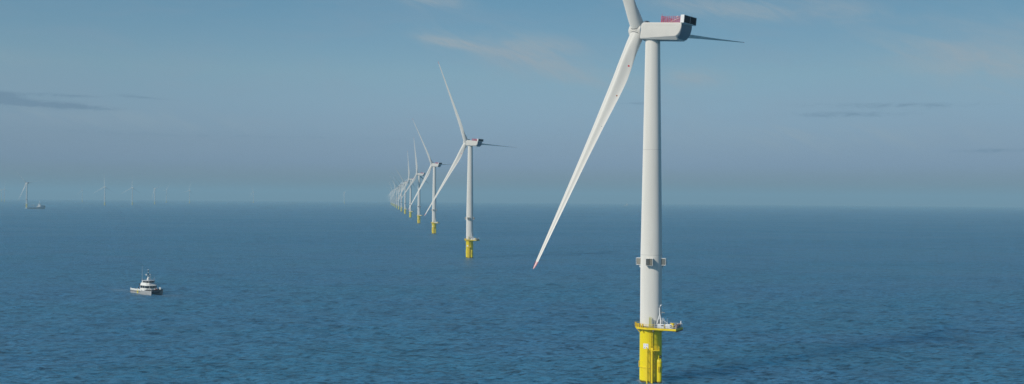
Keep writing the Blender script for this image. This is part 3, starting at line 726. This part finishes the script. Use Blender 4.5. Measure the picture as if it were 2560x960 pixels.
# ---------------------------------------------------------------- crew transfer catamaran
M_shipred = mat('ship_red', (0.22, 0.05, 0.04), 0.5)
M_hull = mat('hull_grey', (0.36, 0.36, 0.35), 0.35, vary=.10, scale=.5, dirt=(.25, .22, .18), dirt_amt=.3)
M_navy = mat('hull_navy', (0.012, 0.025, 0.06), 0.4)
M_glass = mat('dark_glass', (0.012, 0.018, 0.022), 0.12, vary=.3)
M_bw = mat('boat_white', (0.74, 0.73, 0.68), 0.35, vary=.03)
M_rub = mat('rubber_black', (0.015, 0.015, 0.017), 0.7)
M_blue = mat('container_blue', (0.03, 0.16, 0.36), 0.5)
M_logo = mat('emblem_yellow', (0.75, 0.62, 0.03), 0.5)
M_deck = mat('deck_grey', (0.22, 0.24, 0.25), 0.7)
def crew_boat():
    r = empty('crew_boat')
    L, Bm = 26.0, 8.8
    # deck height along the boat
    def dz(x): return 2.75 + 0.75 * max(0, (x + 2) / 15) ** 1.5
    for s in (-1, 1):
        yo = s * Bm / 2
        b = MB(); rings = []
        for x in [-13, -12.9, -9, -4, 0, 4, 7, 9.5, 11.3, 12.4, 13.0]:
            t = max(0, (x - 4) / 9.0); wi = 2.5 * (1 - 0.82 * t ** 2.2); zt_ = dz(x); cy = yo - s * (1.25 + .25 * t)
            zb = -0.9 + 1.0 * t ** 4
            out = yo if t < .5 else yo - s * .25 * (t - .5) / .5
            inn = out - s * wi
            mid = (out + inn) / 2
            rings.append([Vector((x + .25 * t, out, zt_)), Vector((x, out - s * .05, .9)), Vector((x - .5 * t, out - s * .45 * min(1, wi / 2), 0)), Vector((x - 1.1 * t, mid, zb)),
                          Vector((x - .5 * t, inn + s * .35 * min(1, wi / 2), 0)), Vector((x, inn, .9)), Vector((x + .25 * t, inn, zt_))])
        b.loft(rings); b.build('hull', M_hull, r, smooth=50)
        f = MB(); f.tube([(-12.95, yo + s * .05, 1.95), (-4, yo + s * .06, 1.95), (0, yo + s * .06, 1.95)], .14, 8); f.build('rubbing_strake', M_rub, r)
    b = MB()   # wet deck between the hulls, navy at the bow tunnel
    b.box((-0.6, 0, 2.25), (24.6, 4.6, .9)); b.build('bridge_deck', M_navy, r)
    b = MB(); b.box((11.2, 0, 2.35), (1.3, 4.7, 1.75), bev=.2); b.build('bow_tunnel_face', M_navy, r)
    b = MB(); b.prism([(-13, -4.35), (6, -4.35), (12.9, -3.9), (12.9, 3.9), (6, 4.35), (-13, 4.35)], 2.76, 2.9)
    b.prism([(4, -4.2), (12.95, -3.75), (12.95, 3.75), (4, 4.2)], 2.9, 3.55); b.build('deck', M_deck, r)
    for s in (-1, 1):
        b = MB(); b.box((-8.2, s * 4.35, 3.15), (9.6, .14, .85)); b.box((-3.0, s * 4.35, 3.3), (2.0, .14, 1.1)); b.box((1.5, s * 4.35, 3.2), (7.0, .12, .75)); b.build_each('bulwark', M_bw, r)
    b = MB(); b.tube([(6.8, -4.35, 3.45), (12.6, -4.1, 3.5), (13.35, -3.6, 3.55), (13.5, 0, 3.6), (13.35, 3.6, 3.55), (12.6, 4.1, 3.5), (6.8, 4.35, 3.45)], .36, 10); b.build('bow_fender', M_rub, r, smooth=60)
    # cabin: lower storey, window band, flared belt, wheelhouse
    def tier(name, m, x0, x1, w0, z0, X0, X1, w1, z1, cut=1.2, bev=0):
        b = MB()
        def ring(a, c, w, z): return [Vector((a, -w, z)), Vector((c - cut, -w, z)), Vector((c, -w + cut * 1.3, z)), Vector((c, w - cut * 1.3, z)), Vector((c - cut, w, z)), Vector((a, w, z))]
        b.loft([ring(x0, x1, w0, z0), ring(X0, X1, w1, z1)]); return b.build(name, m, r)
    lower = tier('cabin', M_bw, -1.8, 7.6, 3.75, 2.9, -1.8, 7.6, 3.75, 4.45)
    tier('cabin_window', M_glass, -1.75, 7.5, 3.70, 4.45, -1.75, 7.4, 3.62, 6.1)
    tier('upper_belt', M_bw, -1.9, 7.9, 3.85, 6.1, -1.4, 6.9, 3.55, 6.75)
    tier('upper_deck_house', M_bw, -1.3, 6.7, 3.45, 6.75, -0.4, 5.8, 2.95, 7.9)
    wh = tier('wheelhouse_window', M_glass, -0.3, 5.7, 2.9, 7.9, -0.4, 6.2, 3.0, 9.1)
    tier('wheelhouse_roof', mat('roof_grey', (0.42, 0.44, 0.46), .5), -0.9, 6.6, 3.2, 9.1, -0.8, 6.3, 3.1, 9.4)
    b = MB()
    for y in (-2.2, -1.1, 0, 1.1, 2.2): b.tube([(5.72, y * .85, 7.95), (6.22, y * .9, 9.08)], .07, 4)
    for x in (.2, 1.6, 3.0, 4.3):
        for s in (-1, 1): b.tube([(x, s * 2.93, 7.95), (x, s * 3.03, 9.08)], .07, 4)
    b.box((-.2, 0, 8.5), (.9, 6.06, 1.25)); b.build_each('window_post', M_bw, wh)
    b = MB()
    for y in (-2.6, -1.3, 0, 1.3, 2.6): b.tube([(7.53, y * .85, 4.45), (7.42, y * .85, 6.1)], .09, 4)
    for x in (-1.4, 1.5, 4.2):
        for s in (-1, 1): b.tube([(x, s * 3.74, 4.45), (x, s * 3.66, 6.1)], .10, 4)
    b.build_each('window_post', M_bw, r)
    # roof rail and mast
    b = MB()
    for x, y in ((6.2, -2.9), (6.2, -1), (6.2, 1), (6.2, 2.9), (3, -3), (3, 3), (0, -3), (0, 3)): b.tube([(x, y, 9.35), (x, y, 10.3)], .04, 5)
    b.tube([(0, -3, 10.3), (6.2, -2.9, 10.3), (6.2, 2.9, 10.3), (0, 3, 10.3)], .04, 5); b.build('roof_rail', M_grey, r)
    b = MB(); b.lathe([(.95, 9.4), (.75, 10.2), (.42, 11.2), (.38, 12.6)], 16, (1.8, 0, 0)); b.tube([(1.8, -1.35, 12.4), (1.8, 1.35, 12.4)], .12, 8); b.box((2.6, 0, 11.0), (1.2, .9, .25)); mast = b.build('mast', M_bw, r, smooth=50)
    b = MB(); b.tube([(1.8, 0, 12.6), (1.8, 0, 16.0)], .17, 8); b.tube([(1.8, -.6, 15.6), (1.8, .6, 15.6)], .07, 6); b.build('mast_pole', M_rub, mast)
    for y, z, rr in ((-1.3, 12.9, .52), (1.3, 12.9, .52), (.0, 16.1, .33), (.05, 14.4, .30), (.75, 11.6, .35)):
        b = MB(); b.ball((1.8 if z > 12 else 2.3, y, z), rr, 14, 8, 1.1); b.build('radome', M_bw, mast, smooth=60)
    b = MB(); b.tube([(-1.2, -2.6, 8.3), (-1.2, -2.6, 12), (-1.25, -2.62, 18.6)], [.10, .07, .04], 6); b.build_each('whip_antenna', M_bw, r)
    b = MB(); b.tube([(4.5, 2.7, 9.4), (4.5, 2.7, 12.3)], .04, 5); b.tube([(-.2, 2.7, 9.4), (-.2, 2.7, 13)], .04, 5); b.build_each('whip_antenna', M_bw, r)
    b = MB(); b.ball((-3.0, -1.6, 6.9), .95, 16, 10, .95); b.build('satellite_dome', M_bw, r, smooth=60)
    b = MB(); b.tube([(-3.0, -1.6, 2.9), (-3.0, -1.6, 6.1)], .28, 8); b.box((-2.3, -1.6, 5.6), (1.2, 1.5, .3)); b.build('dome_stand', M_bw, r)
    b = MB(); b.box((-4.4, -1.0, 4.0), (2.0, 2.4, 2.2), bev=.08); b.build('storage_container', M_blue, r)
    b = MB(); b.tube([(-7.2, -1.2, 2.9), (-7.2, -1.2, 4.6)], .4, 10); b.tube([(-7.2, -1.2, 4.5), (-7.5, -1.2, 6.7), (-6.1, -1.2, 5.2)], .24, 8); b.tube([(-7.4, -1.2, 6.4), (-6.8, -1.2, 4.8)], .14, 6); b.box((-7.2, -1.2, 3.7), (1.3, 1.3, 1.2), bev=.1); b.build('deck_crane', M_rub, r)
    b = MB(); b.box((-10.2, 2.3, 3.6), (1.4, 2.0, 1.3), bev=.08); b.build('life_raft_box', M_bw, r)
    b = MB()
    for s in (-1, 1): b.box((-12.85, s * 4.0, 3.4), (.3, .6, 1.5))
    b.build_each('stern_post', M_bw, r)
    b = MB(); b.box((1.0, -4.55, 3.0), (1.3, .5, 1.0), bev=.12); b.build('side_fender', M_bw, r)
    b = MB()
    for (x, y, h) in ((9.2, -2.2, .9), (9.6, 0.2, .7), (9.0, 2.2, .9), (11.6, -2.8, .6), (11.6, 2.8, 1.7), (12.1, 3.1, 1.5)): b.box((x, y, 3.55 + h / 2), (.55, .55, h), bev=.08)
    b.build_each('foredeck_bollard', M_bw, r)
    b = MB(); b.box((10.3, 1.0, 3.9), (1.0, 1.0, .7), bev=.1); b.build_each('winch', M_shipred, r)
    b = MB()
    for x in (6.6, 8, 9.4, 10.8, 12.2):
        for s in (-1, 1): b.tube([(x, s * (4.1 - max(0, x - 8) * .06), 3.5), (x, s * (4.1 - max(0, x - 8) * .06), 4.5)], .035, 5)
    for s in (-1, 1): b.tube([(6.6, s * 4.1, 4.5), (8, s * 4.1, 4.5), (12.2, s * 3.85, 4.5)], .04, 5)
    b.build('handrail', M_bw, r)
    # yellow emblem on the hull side (starboard): two blocks with dark gaps
    b = MB(); ye = -4.47
    b.box((-3.6, ye, 2.55), (1.3, .05, .38)); b.box((-4.35, ye, 2.0), (.9, .05, .5)); b.box((-2.75, ye, 2.0), (.9, .05, .5)); b.box((-3.6, ye, 1.45), (1.5, .05, .42)); b.box((-3.55, ye, 1.0), (1.0, .05, .3))
    b.build('hull_emblem', M_logo, r)
    return r
cbt = crew_boat()
hd = math.atan2(-.66, .75)
px_, py_ = -238.6, 668.0
cbt.location = (px_, py_, drop(px_, py_) - .1); cbt.rotation_euler = (0, 0, hd)
setp(cbt, label='grey and white catamaran crew boat with black bow fender on open water at left', category='boat')

# ---------------------------------------------------------------- far vessels
M_shipdark = mat('ship_hull_blue', (0.03, 0.06, 0.10), 0.5)
def ship(name, label, cat, px, d, L, Bm, head, dark, group=None):
    r = empty(name); x, y = bearing(px, d); r.location = (x, y, drop(x, y)); r.rotation_euler = (0, 0, head)
    b = MB(); rings = []
    for t in (-.5, -.48, -.3, 0, .2, .32, .42, .48, .5):
        X = t * L; w = Bm / 2 * (1 - max(0, (t - .2) / .3) ** 2 * .95) * (.92 if t < -.49 else 1); h = 7.5 + (9 * max(0, (t - .12) / .38) ** .8 if t > .12 else 0)
        rings.append([Vector((X + (2 if t > .4 else 0), -w, h)), Vector((X, -w * .95, 0)), Vector((X, 0, -4)), Vector((X, w * .95, 0)), Vector((X + (2 if t > .4 else 0), w, h))])
    b.loft(rings); b.build('hull', dark, r)
    b = MB(); b.box((L * .2, 0, 15), (L * .15, Bm * .8, 13), bev=.5); b.box((L * .205, 0, 23), (L * .10, Bm * .85, 4), bev=.4); br = b.build('bridge', M_bw, r)
    b = MB(); b.box((L * .258, 0, 23.4), (.4, Bm * .7, 1.6)); b.box((L * .2, -Bm * .43, 23.4), (L * .08, .3, 1.6)); b.build_each('window', M_glass, br)
    b = MB(); b.box((L * .08, 0, 11), (L * .08, Bm * .6, 7), bev=.3); b.build('funnel_casing', M_lgrey, r)
    b = MB(); b.tube([(L * .2, 0, 25), (L * .2, 0, 41)], .7, 8); b.tube([(L * .2, -4, 34), (L * .2, 4, 34)], .35, 6); b.build('mast', M_bw, r)
    b = MB(); b.tube([(-L * .1, -Bm * .3, 7), (-L * .1, -Bm * .3, 20)], 1.3, 8); b.tube([(-L * .1, -Bm * .3, 19), (-L * .28, -Bm * .2, 16)], .8, 8); b.build('deck_crane', M_lgrey, r)
    b = MB(); b.box((L * .36, 0, 17.6), (L * .16, Bm * .6, 2.5), bev=.3); b.build('foredeck_house', dark, r)
    setp(r, label=label, category=cat)
    return r
ship('supply_ship', 'dark blue supply ship with white bridge lying beside the far left turbine', 'ship', 91, 5200, 76, 18, R(8), M_shipdark)
ship('horizon_ship', 'tiny pale ship lost in horizon haze between the biggest blade and biggest tower', 'ship', 1566, 11000, 46, 14, R(20), mat('ship_hull_pale', (0.5, 0.5, 0.48), .5))
r = empty('work_boat'); x, y = bearing(68.5, 5450); r.location = (x, y, drop(x, y)); r.rotation_euler = (0, 0, R(12))
b = MB(); b.loft([[Vector((X, -w, 4.0)), Vector((X, -w * .8, -1)), Vector((X, w * .8, -1)), Vector((X, w, 4.0))] for X, w in ((-9, 3.4), (0, 3.6), (6, 2.8), (9, .6))]); b.build('hull', M_bw, r)
b = MB(); b.box((1, 0, 5.2), (6, 4.5, 2.4), bev=.3); b.build('cabin', M_bw, r)
b = MB(); b.box((1, -2.28, 5.5), (5, .1, 1.0)); b.build_each('window', M_glass, r)
setp(r, label='small pale work boat lying at the foot of the far left turbine', category='boat')
